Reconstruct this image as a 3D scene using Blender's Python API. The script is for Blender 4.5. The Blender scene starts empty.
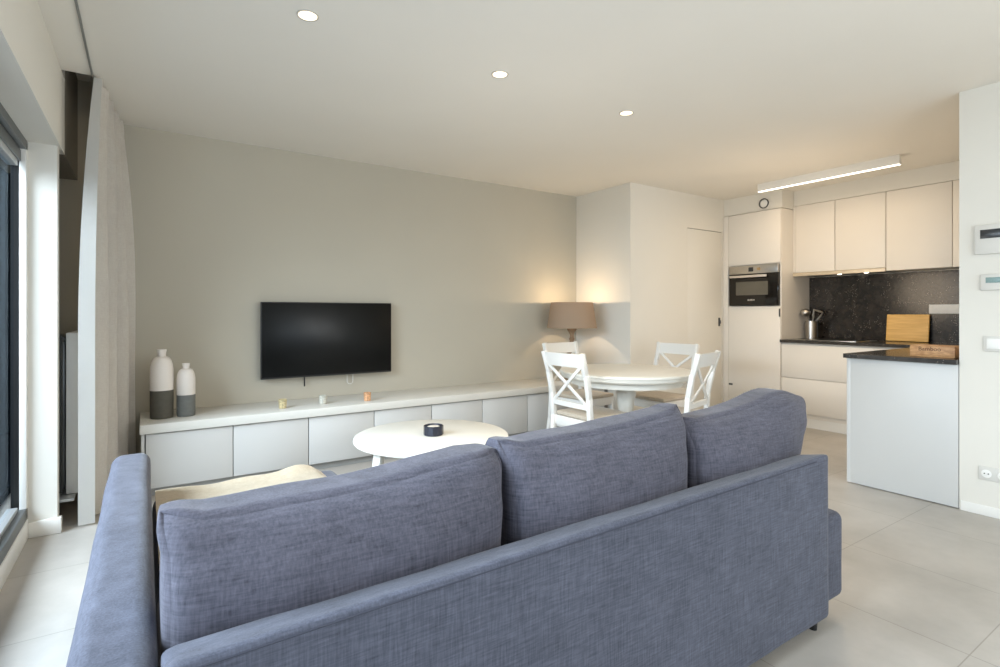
import bpy, bmesh, math, random
from mathutils import Vector, Matrix, noise
random.seed(7)
sc = bpy.context.scene
COL = sc.collection
PI = math.pi

# ------------------------------------------------------------------ helpers
def srgb(r, g, b):
    f = lambda c: (c/255/12.92) if c/255 <= .04045 else ((c/255+.055)/1.055)**2.4
    return (f(r), f(g), f(b), 1)

def mat(name, col, rough=.5, metal=0, spec=.5, noise_amt=0, nscale=8, bump=0, bscale=200, emit=None, estr=0, trans=0, coat=0):
    m = bpy.data.materials.new(name); m.use_nodes = True
    nt = m.node_tree; b = nt.nodes['Principled BSDF']
    b.inputs['Base Color'].default_value = col
    b.inputs['Roughness'].default_value = rough
    b.inputs['Metallic'].default_value = metal
    b.inputs['Specular IOR Level'].default_value = spec
    b.inputs['Transmission Weight'].default_value = trans
    b.inputs['Coat Weight'].default_value = coat
    if emit:
        b.inputs['Emission Color'].default_value = emit
        b.inputs['Emission Strength'].default_value = estr
    tc = nt.nodes.new('ShaderNodeTexCoord')
    if noise_amt:
        n = nt.nodes.new('ShaderNodeTexNoise'); n.inputs['Scale'].default_value = nscale; n.inputs['Detail'].default_value = 4
        nt.links.new(tc.outputs['Object'], n.inputs['Vector'])
        mr = nt.nodes.new('ShaderNodeMapRange'); mr.inputs['From Min'].default_value = .3; mr.inputs['From Max'].default_value = .7
        mr.inputs['To Min'].default_value = 1-noise_amt; mr.inputs['To Max'].default_value = 1+noise_amt
        nt.links.new(n.outputs['Fac'], mr.inputs['Value'])
        mx = nt.nodes.new('ShaderNodeVectorMath'); mx.operation = 'SCALE'
        mx.inputs[0].default_value = col[:3]
        nt.links.new(mr.outputs['Result'], mx.inputs['Scale'])
        nt.links.new(mx.outputs['Vector'], b.inputs['Base Color'])
    if bump:
        n = nt.nodes.new('ShaderNodeTexNoise'); n.inputs['Scale'].default_value = bscale
        nt.links.new(tc.outputs['Object'], n.inputs['Vector'])
        bp = nt.nodes.new('ShaderNodeBump'); bp.inputs['Strength'].default_value = bump; bp.inputs['Distance'].default_value = .002
        nt.links.new(n.outputs['Fac'], bp.inputs['Height']); nt.links.new(bp.outputs['Normal'], b.inputs['Normal'])
    return m

def weave(name, c0, c1, f=210, lo=16, bumpd=.0012, rough=.9):
    """linen weave: two stretched noises crossed"""
    m = bpy.data.materials.new(name); m.use_nodes = True
    nt = m.node_tree; N = nt.nodes; L = nt.links; b = N['Principled BSDF']
    tc = N.new('ShaderNodeTexCoord')
    outs = []
    for sx, sy, sz in ((lo, lo, f), (f, f, lo), (lo*2.4, f*1.4, f*.5), (9, 9, 9)):
        mp = N.new('ShaderNodeMapping'); mp.inputs['Scale'].default_value = (sx, sy, sz)
        L.new(tc.outputs['Object'], mp.inputs['Vector'])
        n = N.new('ShaderNodeTexNoise'); n.inputs['Scale'].default_value = 1; n.inputs['Detail'].default_value = 3
        n.inputs['Roughness'].default_value = .65
        L.new(mp.outputs['Vector'], n.inputs['Vector']); outs.append(n.outputs['Fac'])
    def op(o, a, bb):
        x = N.new('ShaderNodeMath'); x.operation = o
        for i, v in enumerate((a, bb)):
            if isinstance(v, (int, float)): x.inputs[i].default_value = v
            else: L.new(v, x.inputs[i])
        return x.outputs[0]
    s = op('ADD', op('ADD', outs[0], outs[1]), op('ADD', op('MULTIPLY', outs[2], .3), op('MULTIPLY', outs[3], .5)))
    mr = N.new('ShaderNodeMapRange'); mr.inputs['From Min'].default_value = 1.0; mr.inputs['From Max'].default_value = 1.8
    L.new(s, mr.inputs['Value'])
    mix = N.new('ShaderNodeMix'); mix.data_type = 'RGBA'
    mix.inputs['A'].default_value = c0; mix.inputs['B'].default_value = c1
    L.new(mr.outputs['Result'], mix.inputs['Factor']); L.new(mix.outputs['Result'], b.inputs['Base Color'])
    b.inputs['Roughness'].default_value = rough; b.inputs['Specular IOR Level'].default_value = .2
    b.inputs['Sheen Weight'].default_value = .15; b.inputs['Sheen Roughness'].default_value = .4
    bp = N.new('ShaderNodeBump'); bp.inputs['Strength'].default_value = .35; bp.inputs['Distance'].default_value = bumpd
    L.new(s, bp.inputs['Height']); L.new(bp.outputs['Normal'], b.inputs['Normal'])
    return m

def bm_new(): return bmesh.new()

def add_box(bm, x0, x1, y0, y1, z0, z1, bev=0, seg=2):
    r = bmesh.ops.create_cube(bm, size=1)
    vs = r['verts']
    for v in vs:
        v.co = Vector(((x0+x1)/2+v.co.x*(x1-x0), (y0+y1)/2+v.co.y*(y1-y0), (z0+z1)/2+v.co.z*(z1-z0)))
    if bev:
        es = list({e for v in vs for e in v.link_edges})
        bmesh.ops.bevel(bm, geom=es, offset=bev, segments=seg, affect='EDGES', profile=.5)
    return bm

def box(x0, x1, y0, y1, z0, z1, bev=0, seg=2):
    return add_box(bm_new(), x0, x1, y0, y1, z0, z1, bev, seg)

def add_bar(bm, a, b, w, d, side=(1, 0, 0), bev=.003, w2=None, d2=None):
    """rectangular bar from a to b, w along `side`, d across"""
    a = Vector(a); b = Vector(b); t = (b-a).normalized(); s = Vector(side); s = (s-t*s.dot(t)).normalized(); n = t.cross(s)
    w2 = w2 or w; d2 = d2 or d
    vs = []
    for p, ww, dd in ((a, w, d), (b, w2, d2)):
        for i, j in ((-1, -1), (1, -1), (1, 1), (-1, 1)):
            vs.append(bm.verts.new(p+s*(i*ww/2)+n*(j*dd/2)))
    fs = [(3, 2, 1, 0), (4, 5, 6, 7)]+[(i, (i+1) % 4, 4+(i+1) % 4, 4+i) for i in range(4)]
    ff = [bm.faces.new([vs[k] for k in f]) for f in fs]
    bmesh.ops.recalc_face_normals(bm, faces=ff)
    if bev:
        es = list({e for f in ff for e in f.edges})
        bmesh.ops.bevel(bm, geom=es, offset=bev, segments=2, affect='EDGES', profile=.5)
    return bm

def lathe(prof, seg=40, c=(0, 0, 0), bm=None):
    bm = bm or bm_new(); rings = []
    for r, z in prof:
        if r < 1e-5: rings.append([bm.verts.new((c[0], c[1], c[2]+z))])
        else: rings.append([bm.verts.new((c[0]+r*math.cos(2*PI*i/seg), c[1]+r*math.sin(2*PI*i/seg), c[2]+z)) for i in range(seg)])
    for A, B in zip(rings, rings[1:]):
        for i in range(seg):
            j = (i+1) % seg
            if len(A) == 1 and len(B) == 1: continue
            if len(A) == 1: bm.faces.new((A[0], B[j], B[i]))
            elif len(B) == 1: bm.faces.new((A[i], A[j], B[0]))
            else: bm.faces.new((A[i], A[j], B[j], B[i]))
    bmesh.ops.recalc_face_normals(bm, faces=bm.faces)
    return bm

def tube(bm, pts, r, seg=8, closed=False):
    pts = [Vector(p) for p in pts]; n = len(pts); rings = []
    up = Vector((.13, .27, 1)).normalized()
    for i, p in enumerate(pts):
        if closed: t = (pts[(i+1) % n]-pts[i-1]).normalized()
        else: t = (pts[min(i+1, n-1)]-pts[max(i-1, 0)]).normalized()
        a = t.cross(up)
        if a.length < .05: a = t.cross(Vector((1, 0, 0)))
        a.normalize(); b = t.cross(a)
        rr = r[i] if isinstance(r, (list, tuple)) else r
        rings.append([bm.verts.new(p+a*(rr*math.cos(2*PI*k/seg))+b*(rr*math.sin(2*PI*k/seg))) for k in range(seg)])
    m = n if closed else n-1
    for i in range(m):
        A, B = rings[i], rings[(i+1) % n]
        for k in range(seg): bm.faces.new((A[k], A[(k+1) % seg], B[(k+1) % seg], B[k]))
    if not closed:
        bm.faces.new(rings[0][::-1]); bm.faces.new(rings[-1])
    bmesh.ops.recalc_face_normals(bm, faces=bm.faces)
    return bm

def rbox(x0, x1, y0, y1, z0, z1, r, n=14, fn=None, bm=None):
    """rounded box with a dense surface; fn(u,v,w,co)->co deforms it (u,v,w in -1..1)"""
    bm = bm or bm_new()
    rr = bmesh.ops.create_cube(bm, size=2)
    bmesh.ops.subdivide_edges(bm, edges=list({e for v in rr['verts'] for e in v.link_edges}), cuts=n, use_grid_fill=True)
    h = Vector(((x1-x0)/2, (y1-y0)/2, (z1-z0)/2)); c = Vector(((x0+x1)/2, (y0+y1)/2, (z0+z1)/2))
    for v in bm.verts:
        p = Vector([math.sin(max(-1, min(1, k))*PI/2) for k in v.co])
        q = Vector((p.x*h.x, p.y*h.y, p.z*h.z))
        inn = Vector([max(-(h[k]-r), min(h[k]-r, q[k])) for k in range(3)])
        d = q-inn
        if d.length > 1e-9: q = inn+d.normalized()*r
        co = c+q
        if fn: co = fn(p.x, p.y, p.z, co)
        v.co = co
    return bm

def _obj(name, bm, m, smooth=True, angle=40):
    me = bpy.data.meshes.new(name); bm.to_mesh(me); bm.free()
    me.materials.append(m)
    if smooth:
        me.polygons.foreach_set('use_smooth', [True]*len(me.polygons))
        try: me.set_sharp_from_angle(angle=math.radians(angle))
        except Exception: pass
    o = bpy.data.objects.new(name, me); COL.objects.link(o)
    return o

WLOC = {}
def thing(name, label, cat, loc=(0, 0, 0), rotz=0, group=None):
    o = bpy.data.objects.new(name, None); COL.objects.link(o); o.empty_display_size = .1
    o.location = loc; o.rotation_euler = (0, 0, rotz); o['label'] = label; o['category'] = cat
    if group: o['group'] = group
    WLOC[o.name] = Vector(loc)
    return o

def part(name, bm, m, parent, local=False, label=None, angle=40):
    """bm in world coordinates (or local to the thing); parent a thing or one of its parts"""
    root = parent
    while root.parent: root = root.parent
    if not local and root.name in WLOC:
        bmesh.ops.translate(bm, verts=bm.verts, vec=-WLOC[root.name])
    o = _obj(name, bm, m, angle=angle); o.parent = parent
    if label: o['label'] = label
    return o

def single(name, bm, m, label, cat, origin=(0, 0, 0), group=None, angle=40):
    bmesh.ops.translate(bm, verts=bm.verts, vec=-Vector(origin))
    o = _obj(name, bm, m, angle=angle); o.location = origin; o['label'] = label; o['category'] = cat
    if group: o['group'] = group
    WLOC[o.name] = Vector(origin)
    return o

def struct(name, bm, m, parent=None, angle=30):
    o = _obj(name, bm, m, angle=angle)
    if parent: o.parent = parent
    else: o['kind'] = 'structure'
    return o

def dup(root, loc, rotz, label, group=None):
    r = root.copy(); COL.objects.link(r); r.location = loc; r.rotation_euler = (0, 0, rotz); r['label'] = label
    if group: r['group'] = group
    WLOC[r.name] = Vector(loc)
    for ch in list(root.children):
        c = ch.copy(); COL.objects.link(c); c.parent = r
        for g in ch.children:
            d = g.copy(); COL.objects.link(d); d.parent = c
    return r

def text_bm(s, size, depth=.0008):
    cu = bpy.data.curves.new('t', 'FONT'); cu.body = s; cu.size = size; cu.extrude = depth; cu.align_x = 'CENTER'; cu.align_y = 'CENTER'
    o = bpy.data.objects.new('t', cu); COL.objects.link(o)
    dg = bpy.context.evaluated_depsgraph_get(); dg.update()
    me = bpy.data.meshes.new_from_object(o.evaluated_get(dg))
    bm = bm_new(); bm.from_mesh(me)
    bpy.data.objects.remove(o); bpy.data.curves.remove(cu); bpy.data.meshes.remove(me)
    return bm

# ------------------------------------------------------------------ materials
H = 2.55; CAMZ = 1.2
M = {}
M['ceil'] = mat('ceiling_paint', srgb(226, 222, 214), .95, spec=.1, noise_amt=.012, nscale=1.5)
M['wall'] = mat('wall_paint_white', srgb(220, 217, 209), .9, spec=.15, noise_amt=.01, nscale=2)
M['taupe'] = mat('wall_paint_taupe', srgb(185, 179, 165), .93, spec=.12, noise_amt=.015, nscale=1.5)
M['niche'] = mat('niche_shade_dark', srgb(128, 123, 114), .95, spec=.08, noise_amt=.02, nscale=3)  # wall taupe darkened to paint in the shade behind the curtain
M['trim'] = mat('trim_white', srgb(232, 231, 227), .45, noise_amt=.01)
M['lacquer'] = mat('lacquer_white', srgb(199, 199, 197), .38, spec=.4, noise_amt=.006, nscale=3)
M['bench_top'] = mat('lacquer_warm_white', srgb(212, 210, 203), .35, spec=.4, noise_amt=.01, nscale=3)
M['kit'] = mat('kitchen_front', srgb(226, 221, 213), .4, spec=.4, noise_amt=.006, nscale=3)
M['rail_grey'] = mat('rail_grey', srgb(130, 131, 128), .5)
M['gap'] = mat('shadow_gap', srgb(120, 118, 114), .9)
M['plinth'] = mat('plinth_grey', srgb(176, 177, 176), .5)
M['black'] = mat('black_plastic', srgb(22, 22, 23), .35)
M['screen'] = mat('tv_screen', srgb(10, 11, 11), .3, spec=.22, noise_amt=.05)
M['tvframe'] = mat('tv_bezel', srgb(60, 60, 61), .35, metal=.6)
M['chrome'] = mat('brushed_steel', srgb(190, 186, 180), .28, metal=1, noise_amt=.04, nscale=60)
M['steel_dark'] = mat('dark_metal', srgb(85, 86, 86), .35, metal=.7)
M['anthracite'] = mat('anthracite_frame', srgb(92, 96, 97), .4, metal=.3, noise_amt=.03)
M['rail_light'] = mat('light_alu', srgb(200, 203, 204), .35, metal=.4)
M['chair'] = mat('chair_white_paint', srgb(222, 221, 217), .4, noise_amt=.01)
M['table_white'] = mat('table_white_paint', srgb(216, 214, 206), .35, noise_amt=.015, nscale=4)
M['shade'] = None
M['wood_lamp'] = mat('weathered_wood', srgb(134, 112, 88), .6, noise_amt=.2, nscale=30)
M['vase_white'] = mat('vase_glaze_white', srgb(226, 219, 212), .35, noise_amt=.02)
M['vase_grey'] = mat('vase_stone_olive', srgb(84, 81, 72), .7, noise_amt=.08, nscale=40)
M['vase_grey2'] = mat('vase_stone_grey', srgb(108, 110, 107), .7, noise_amt=.08, nscale=40)
M['outlet'] = mat('outlet_plastic', srgb(209, 207, 201), .5)
M['rim'] = mat('spot_rim', srgb(196, 190, 180), .4)
M['emit'] = mat('led_warm', srgb(255, 240, 215), .5, emit=(1, .86, .64, 1), estr=1.5)
M['emit_lin'] = mat('led_strip', srgb(255, 245, 230), .5, emit=(1, .90, .78, 1), estr=3.5)
M['cable'] = mat('white_cable', srgb(215, 215, 212), .5)
M['wax'] = mat('candle_wax', srgb(214, 208, 196), .5)
M['gold'] = mat('gold_glass', srgb(205, 190, 150), .3, metal=.35, noise_amt=.35, nscale=90)
M['silver_glass'] = mat('silver_glass', srgb(205, 204, 194), .2, metal=.3, noise_amt=.25, nscale=90)
M['copper_glass'] = mat('copper_glass', srgb(218, 168, 128), .3, metal=.3, noise_amt=.35, nscale=90)
M['tin'] = mat('navy_tin', srgb(46, 49, 60), .25, metal=.4, noise_amt=.2, nscale=40)
M['radiator'] = mat('radiator_enamel', srgb(244, 244, 243), .35)
M['skirt_line'] = mat('silicone', srgb(150, 150, 150), .8)
M['display'] = mat('lcd', srgb(125, 150, 148), .3, noise_amt=.25, nscale=300)
M['disp_dark'] = mat('dark_display', srgb(52, 54, 56), .25)
M['fabric'] = weave('sofa_linen', srgb(59, 61, 71), srgb(95, 98, 112))
M['fabric_cushion'] = weave('cushion_linen', srgb(61, 61, 70), srgb(99, 98, 110), f=190)
M['seam'] = mat('seam_thread', srgb(58, 60, 72), .9)
M['curtain'] = weave('curtain_linen', srgb(226, 220, 212), srgb(242, 238, 231), f=240, lo=30, bumpd=.0004)
M['seatpad'] = weave('seat_fabric', srgb(172, 160, 143), srgb(202, 191, 175), f=300, lo=60, bumpd=.0004)
M['curtain_lit'] = mat('curtain_lit_white', srgb(226, 225, 221), .9)  # window light on the curtain's leading edge, put into the colour

def mat_floor():
    m = bpy.data.materials.new('floor_tiles'); m.use_nodes = True
    nt = m.node_tree; N = nt.nodes; L = nt.links; b = N['Principled BSDF']
    tc = N.new('ShaderNodeTexCoord'); mp = N.new('ShaderNodeMapping')
    sx, sy = .632, .647
    mp.inputs['Location'].default_value = (-2.41/sx+8, -1.298/sy+8, 0); mp.inputs['Scale'].default_value = (1/sx, 1/sy, 1)
    L.new(tc.outputs['Object'], mp.inputs['Vector'])
    br = N.new('ShaderNodeTexBrick'); br.offset = 0; br.inputs['Scale'].default_value = 1
    br.inputs['Brick Width'].default_value = 1; br.inputs['Row Height'].default_value = 1
    br.inputs['Mortar Size'].default_value = .0035; br.inputs['Mortar Smooth'].default_value = .2
    br.inputs['Color1'].default_value = (1, 1, 1, 1); br.inputs['Color2'].default_value = (.94, .94, .945, 1)
    br.inputs['Mortar'].default_value = (.66, .65, .63, 1)
    L.new(mp.outputs['Vector'], br.inputs['Vector'])
    n = N.new('ShaderNodeTexNoise'); n.inputs['Scale'].default_value = 1.6; n.inputs['Detail'].default_value = 7; n.inputs['Roughness'].default_value = .6
    L.new(tc.outputs['Object'], n.inputs['Vector'])
    cr = N.new('ShaderNodeValToRGB')
    cr.color_ramp.elements[0].position = .32; cr.color_ramp.elements[0].color = srgb(158, 153, 146)
    cr.color_ramp.elements[1].position = .68; cr.color_ramp.elements[1].color = srgb(186, 181, 174)
    L.new(n.outputs['Fac'], cr.inputs['Fac'])
    mx = N.new('ShaderNodeMix'); mx.data_type = 'RGBA'; mx.blend_type = 'MULTIPLY'; mx.inputs['Factor'].default_value = 1
    L.new(cr.outputs['Color'], mx.inputs['A']); L.new(br.outputs['Color'], mx.inputs['B'])
    L.new(mx.outputs['Result'], b.inputs['Base Color'])
    b.inputs['Roughness'].default_value = .36; b.inputs['Specular IOR Level'].default_value = .4
    return m
M['floor'] = mat_floor()

def mat_granite(name, base, fleck, k=1.0):
    m = bpy.data.materials.new(name); m.use_nodes = True
    nt = m.node_tree; N = nt.nodes; L = nt.links; b = N['Principled BSDF']
    tc = N.new('ShaderNodeTexCoord')
    n = N.new('ShaderNodeTexNoise'); n.inputs['Scale'].default_value = 14; n.inputs['Detail'].default_value = 8; n.inputs['Roughness'].default_value = .72
    L.new(tc.outputs['Object'], n.inputs['Vector'])
    cr = N.new('ShaderNodeValToRGB'); e = cr.color_ramp.elements
    e[0].position = .38; e[0].color = base; e[1].position = .75; e[1].color = fleck
    L.new(n.outputs['Fac'], cr.inputs['Fac'])
    v = N.new('ShaderNodeTexVoronoi'); v.inputs['Scale'].default_value = 70
    L.new(tc.outputs['Object'], v.inputs['Vector'])
    n2 = N.new('ShaderNodeTexNoise'); n2.inputs['Scale'].default_value = 9
    L.new(tc.outputs['Object'], n2.inputs['Vector'])
    lt = N.new('ShaderNodeMath'); lt.operation = 'LESS_THAN'; lt.inputs[1].default_value = .2
    L.new(v.outputs['Distance'], lt.inputs[0])
    gt = N.new('ShaderNodeMath'); gt.operation = 'GREATER_THAN'; gt.inputs[1].default_value = .55
    L.new(n2.outputs['Fac'], gt.inputs[0])
    ml = N.new('ShaderNodeMath'); ml.operation = 'MULTIPLY'; L.new(lt.outputs[0], ml.inputs[0]); L.new(gt.outputs[0], ml.inputs[1])
    mx = N.new('ShaderNodeMix'); mx.data_type = 'RGBA'
    L.new(ml.outputs[0], mx.inputs['Factor']); L.new(cr.outputs['Color'], mx.inputs['A']); mx.inputs['B'].default_value = srgb(140, 130, 120)
    L.new(mx.outputs['Result'], b.inputs['Base Color'])
    b.inputs['Roughness'].default_value = .22
    return m
M['granite'] = mat_granite('granite_splashback', srgb(17, 15, 14), srgb(58, 51, 45))
M['worktop'] = mat_granite('granite_worktop', srgb(34, 32, 31), srgb(70, 66, 62))

def mat_wood(name, c0, c1, sc_=(3, 40, 3)):
    m = bpy.data.materials.new(name); m.use_nodes = True
    nt = m.node_tree; N = nt.nodes; L = nt.links; b = N['Principled BSDF']
    tc = N.new('ShaderNodeTexCoord'); mp = N.new('ShaderNodeMapping'); mp.inputs['Scale'].default_value = sc_
    L.new(tc.outputs['Object'], mp.inputs['Vector'])
    n = N.new('ShaderNodeTexNoise'); n.inputs['Scale'].default_value = 1; n.inputs['Detail'].default_value = 5
    L.new(mp.outputs['Vector'], n.inputs['Vector'])
    cr = N.new('ShaderNodeValToRGB'); e = cr.color_ramp.elements
    e[0].position = .3; e[0].color = c0; e[1].position = .7; e[1].color = c1
    L.new(n.outputs['Fac'], cr.inputs['Fac']); L.new(cr.outputs['Color'], b.inputs['Base Color'])
    b.inputs['Roughness'].default_value = .5
    return m
M['bamboo'] = mat_wood('bamboo_board', srgb(206, 160, 84), srgb(232, 190, 116), (4, 4, 45))
M['crate'] = mat_wood('crate_wood', srgb(168, 118, 74), srgb(214, 168, 118), (30, 25, 60))
M['crate_dark'] = mat('branded_wood', srgb(84, 48, 20), .7)

def mat_throw():
    m = weave('throw_knit', srgb(212, 198, 172), srgb(234, 223, 204), f=120, lo=30, bumpd=.002)
    return m
M['throw'] = mat_throw()

def mat_shade():
    m = bpy.data.materials.new('lamp_shade_linen'); m.use_nodes = True
    nt = m.node_tree; N = nt.nodes; L = nt.links
    for n in list(N):
        if n.type != 'OUTPUT_MATERIAL': N.remove(n)
    out = [n for n in N if n.type == 'OUTPUT_MATERIAL'][0]
    d = N.new('ShaderNodeBsdfDiffuse'); d.inputs['Color'].default_value = srgb(178, 158, 138)
    t = N.new('ShaderNodeBsdfTranslucent'); t.inputs['Color'].default_value = srgb(165, 146, 126)
    tc = N.new('ShaderNodeTexCoord'); nz = N.new('ShaderNodeTexNoise'); nz.inputs['Scale'].default_value = 90
    L.new(tc.outputs['Object'], nz.inputs['Vector'])
    bp = N.new('ShaderNodeBump'); bp.inputs['Strength'].default_value = .3; bp.inputs['Distance'].default_value = .002
    L.new(nz.outputs['Fac'], bp.inputs['Height']); L.new(bp.outputs['Normal'], d.inputs['Normal'])
    mx = N.new('ShaderNodeMixShader'); mx.inputs[0].default_value = .3
    L.new(d.outputs[0], mx.inputs[1]); L.new(t.outputs[0], mx.inputs[2]); L.new(mx.outputs[0], out.inputs['Surface'])
    return m
M['shade'] = mat_shade()

def mat_glass():
    m = bpy.data.materials.new('window_glass'); m.use_nodes = True
    nt = m.node_tree; N = nt.nodes; L = nt.links
    for n in list(N):
        if n.type != 'OUTPUT_MATERIAL': N.remove(n)
    out = [n for n in N if n.type == 'OUTPUT_MATERIAL'][0]
    t = N.new('ShaderNodeBsdfTransparent'); t.inputs['Color'].default_value = (.8, .86, .9, 1)
    g = N.new('ShaderNodeBsdfGlossy'); g.inputs['Roughness'].default_value = .03; g.inputs['Color'].default_value = (.8, .9, 1, 1)
    mx = N.new('ShaderNodeMixShader'); mx.inputs[0].default_value = .05
    L.new(t.outputs[0], mx.inputs[1]); L.new(g.outputs[0], mx.inputs[2]); L.new(mx.outputs[0], out.inputs['Surface'])
    return m
M['glass'] = mat_glass()
M['outside'] = mat('facade_dark', srgb(13, 18, 25), .9, spec=.05, noise_amt=.5, nscale=1.2)

# ------------------------------------------------------------------ room shell
XL, XR, YB, YF = -.40, 4.15, 4.68, -2.6       # left wall face, right wall face, tv wall, wall behind the camera
XK = 6.37; YKS = 1.17                          # kitchen back wall, kitchen south wall
YD = 3.85; XB = 4.17                           # door wall / box
struct('floor', box(-.75, XK+.1, YF-.1, YB+.1, -.06, 0), M['floor'])
# ceiling with an added recess that keeps the far left corner dark
cb = bm_new()
add_box(cb, -.235, XK+.1, YF-.1, YB+.1, H, H+.08)
add_box(cb, -.75, -.235, YF-.1, 3.815, H, H+.08)
add_box(cb, -.75, -.235, 3.815, YB+.1, H+.26, H+.30)
add_box(cb, -.235, -.215, 3.815, YB+.1, H+.08, H+.30)
add_box(cb, -.75, -.235, 3.775, 3.815, H+.08, H+.30)
struct('ceiling', cb, M['ceil'])
struct('wall_back', box(-.62, XB+.05, YB+.002, YB+.1, 0, H+.3), M['taupe'])
# left wall: lintel, pillar, parapet under the glass, recess behind the curtain with its shade painted in
lb = bm_new()
add_box(lb, -.75, XL+.012, YF, 3.965, 2.115, H+.0)
add_box(lb, -.58, XL, 3.77, 3.845, 0, 2.115)
add_box(lb, -.75, XL, YF, -1.4, 0, 2.115)
struct('wall_left', lb, M['wall'])
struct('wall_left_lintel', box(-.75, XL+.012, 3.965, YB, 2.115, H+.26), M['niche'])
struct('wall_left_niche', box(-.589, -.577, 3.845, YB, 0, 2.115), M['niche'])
struct('wall_right', box(XR, XR+.12, YF, YKS, 0, H), M['wall'])
struct('wall_kitchen_side', box(XR+.12, XK+.1, YKS-.12, YKS, 0, H), M['wall'])
struct('wall_kitchen', box(XK, XK+.1, YKS, YD+.2, 0, H), M['wall'])
# box that holds the door
db = bm_new()
DX0, DX1, DZ = 5.09, 5.74, 2.165
add_box(db, XB, XB+.1, YD, YB, 0, H)
add_box(db, XB+.1, DX0, YD, YD+.1, 0, H)
add_box(db, DX0, DX1, YD, YD+.1, DZ, H)
add_box(db, DX1, XK, YD, YD+.1, 0, H)
struct('wall_door_side', db, M['wall'])
# wall behind the camera with a wide window
rb = bm_new()
add_box(rb, -.75, .1, YF-.1, YF, 0, H); add_box(rb, 3.7, XR+.12, YF-.1, YF, 0, H)
add_box(rb, .1, 3.7, YF-.1, YF, 2.35, H); add_box(rb, .1, 3.7, YF-.1, YF, 0, .12)
struct('wall_front', rb, M['wall'])
def window(name, horiz, frame_boxes, pane_box):
    fb = bm_new()
    for q in frame_boxes: add_box(fb, *q, bev=.002)
    w = struct(name, fb, M['anthracite'])
    g = struct('pane', box(*pane_box), M['glass'], w)
    return w
fy = YF-.07
window('window_2', 1, [(.1, 3.7, fy, fy+.05, .12, .19), (.1, 3.7, fy, fy+.05, 2.28, 2.35), (.1, .17, fy, fy+.05, .19, 2.28),
                       (3.63, 3.7, fy, fy+.05, .19, 2.28), (1.865, 1.935, fy, fy+.05, .19, 2.28)], (.17, 3.63, fy+.02, fy+.026, .19, 2.28))
# sliding glass door on the left, seen end-on
wx = -.575
window('window_1', 0, [(wx-.03, -.523, -1.4, 3.77, 2.065, 2.115), (wx-.05, -.545, -1.4, 3.77, 2.0, 2.06),
                       (wx-.03, -.523, -1.4, 3.77, .105, .165),
                       (wx-.04, -.535, -1.4, -1.33, .165, 2.0),
                       (wx-.04, -.55, 1.0, 1.07, .165, 2.0)], (wx-.006, wx, -1.33, 3.745, .165, 2.0))
struct('stile', box(wx-.012, -.556, 3.745, 3.77, .165, 2.0), M['black'], bpy.data.objects['window_1'])
struct('trim_1', box(wx-.02, -.552, -1.4, 3.70, .165, .19, .003), M['rail_light'])
struct('trim_2', box(wx-.02, -.552, -1.4, 3.70, 1.965, 2.0, .003), M['rail_light'])
struct('trim_3', box(-.553, -.523, 3.74, 3.77, .105, 2.115, .004), M['trim'])
struct('baseboard_left', add_box(add_box(bm_new(), -.62, -.519, -1.4, 3.76, 0, .105, .003), -.519, -.382, 3.752, 3.80, 0, .085, .004), M['trim'])
struct('sill_outside', box(-2.6, -.76, -2.6, 6.9, -.1, .04), M['outside'])['kind'] = 'structure'
o = struct('facade_outside', box(-4.5, -.76, 7.0, 7.2, -.2, 4.2), M['outside'])
# skirting on the other walls (white, low relief)
struct('baseboard_right', box(XR-.008, XR, YF, YKS-.01, 0, .06, .002), M['trim'])
# soffits over the kitchen cabinets
struct('trim_4', box(5.775, XK, 3.145, YD, 2.352, H), M['wall'])
struct('trim_5', box(6.005, XK, YKS, 3.143, 2.385, H), M['wall'])

# door
dl = struct('door_1', box(DX0+.004, DX1-.004, YD+.004, YD+.045, .004, DZ-.006, .002), M['wall'])
struct('door_gap', add_box(add_box(bm_new(), DX0, DX1, YD+.012, YD+.06, DZ-.006, DZ), DX1-.004, DX1, YD+.012, YD+.06, 0, DZ), M['gap'], dl)
struct('door_handle', add_box(add_box(bm_new(), 5.672, 5.694, YD-.008, YD+.01, 1.045, 1.145, .003), 5.676, 5.69, YD-.02, YD-.006, 1.075, 1.115, .003), M['steel_dark'], dl)

# ------------------------------------------------------------------ curtain, rail, radiator
single('curtain_rail', add_box(bm_new(), -.254, -.244, -1.6, 4.62, H-.009, H-.001, .001), M['rail_grey'],
       'thin dark ceiling curtain rail running along the window side', 'curtain rail', (-.25, 1.5, H))

CB = [(-.313, 3.79), (-.237, 3.795), (-.285, 3.89), (-.190, 4.00), (-.262, 4.09), (-.144, 4.19), (-.222, 4.28), (-.098, 4.37), (-.172, 4.45), (-.052, 4.54)]
CT = [(-.242, 3.79), (-.205, 3.795), (-.232, 3.88), (-.188, 3.98), (-.224, 4.08), (-.172, 4.18), (-.208, 4.28), (-.153, 4.37), (-.188, 4.45), (-.133, 4.54)]
def catmull(P, m):
    out = []
    for i in range(len(P)-1):
        p0 = P[max(i-1, 0)]; p1 = P[i]; p2 = P[i+1]; p3 = P[min(i+2, len(P)-1)]
        for k in range(m):
            t = k/m
            out.append(tuple(.5*(2*p1[c]+(p2[c]-p0[c])*t+(2*p0[c]-5*p1[c]+4*p2[c]-p3[c])*t*t+(3*p1[c]-p0[c]-3*p2[c]+p3[c])*t**3) for c in (0, 1)))
    out.append(P[-1]); return out
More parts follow.
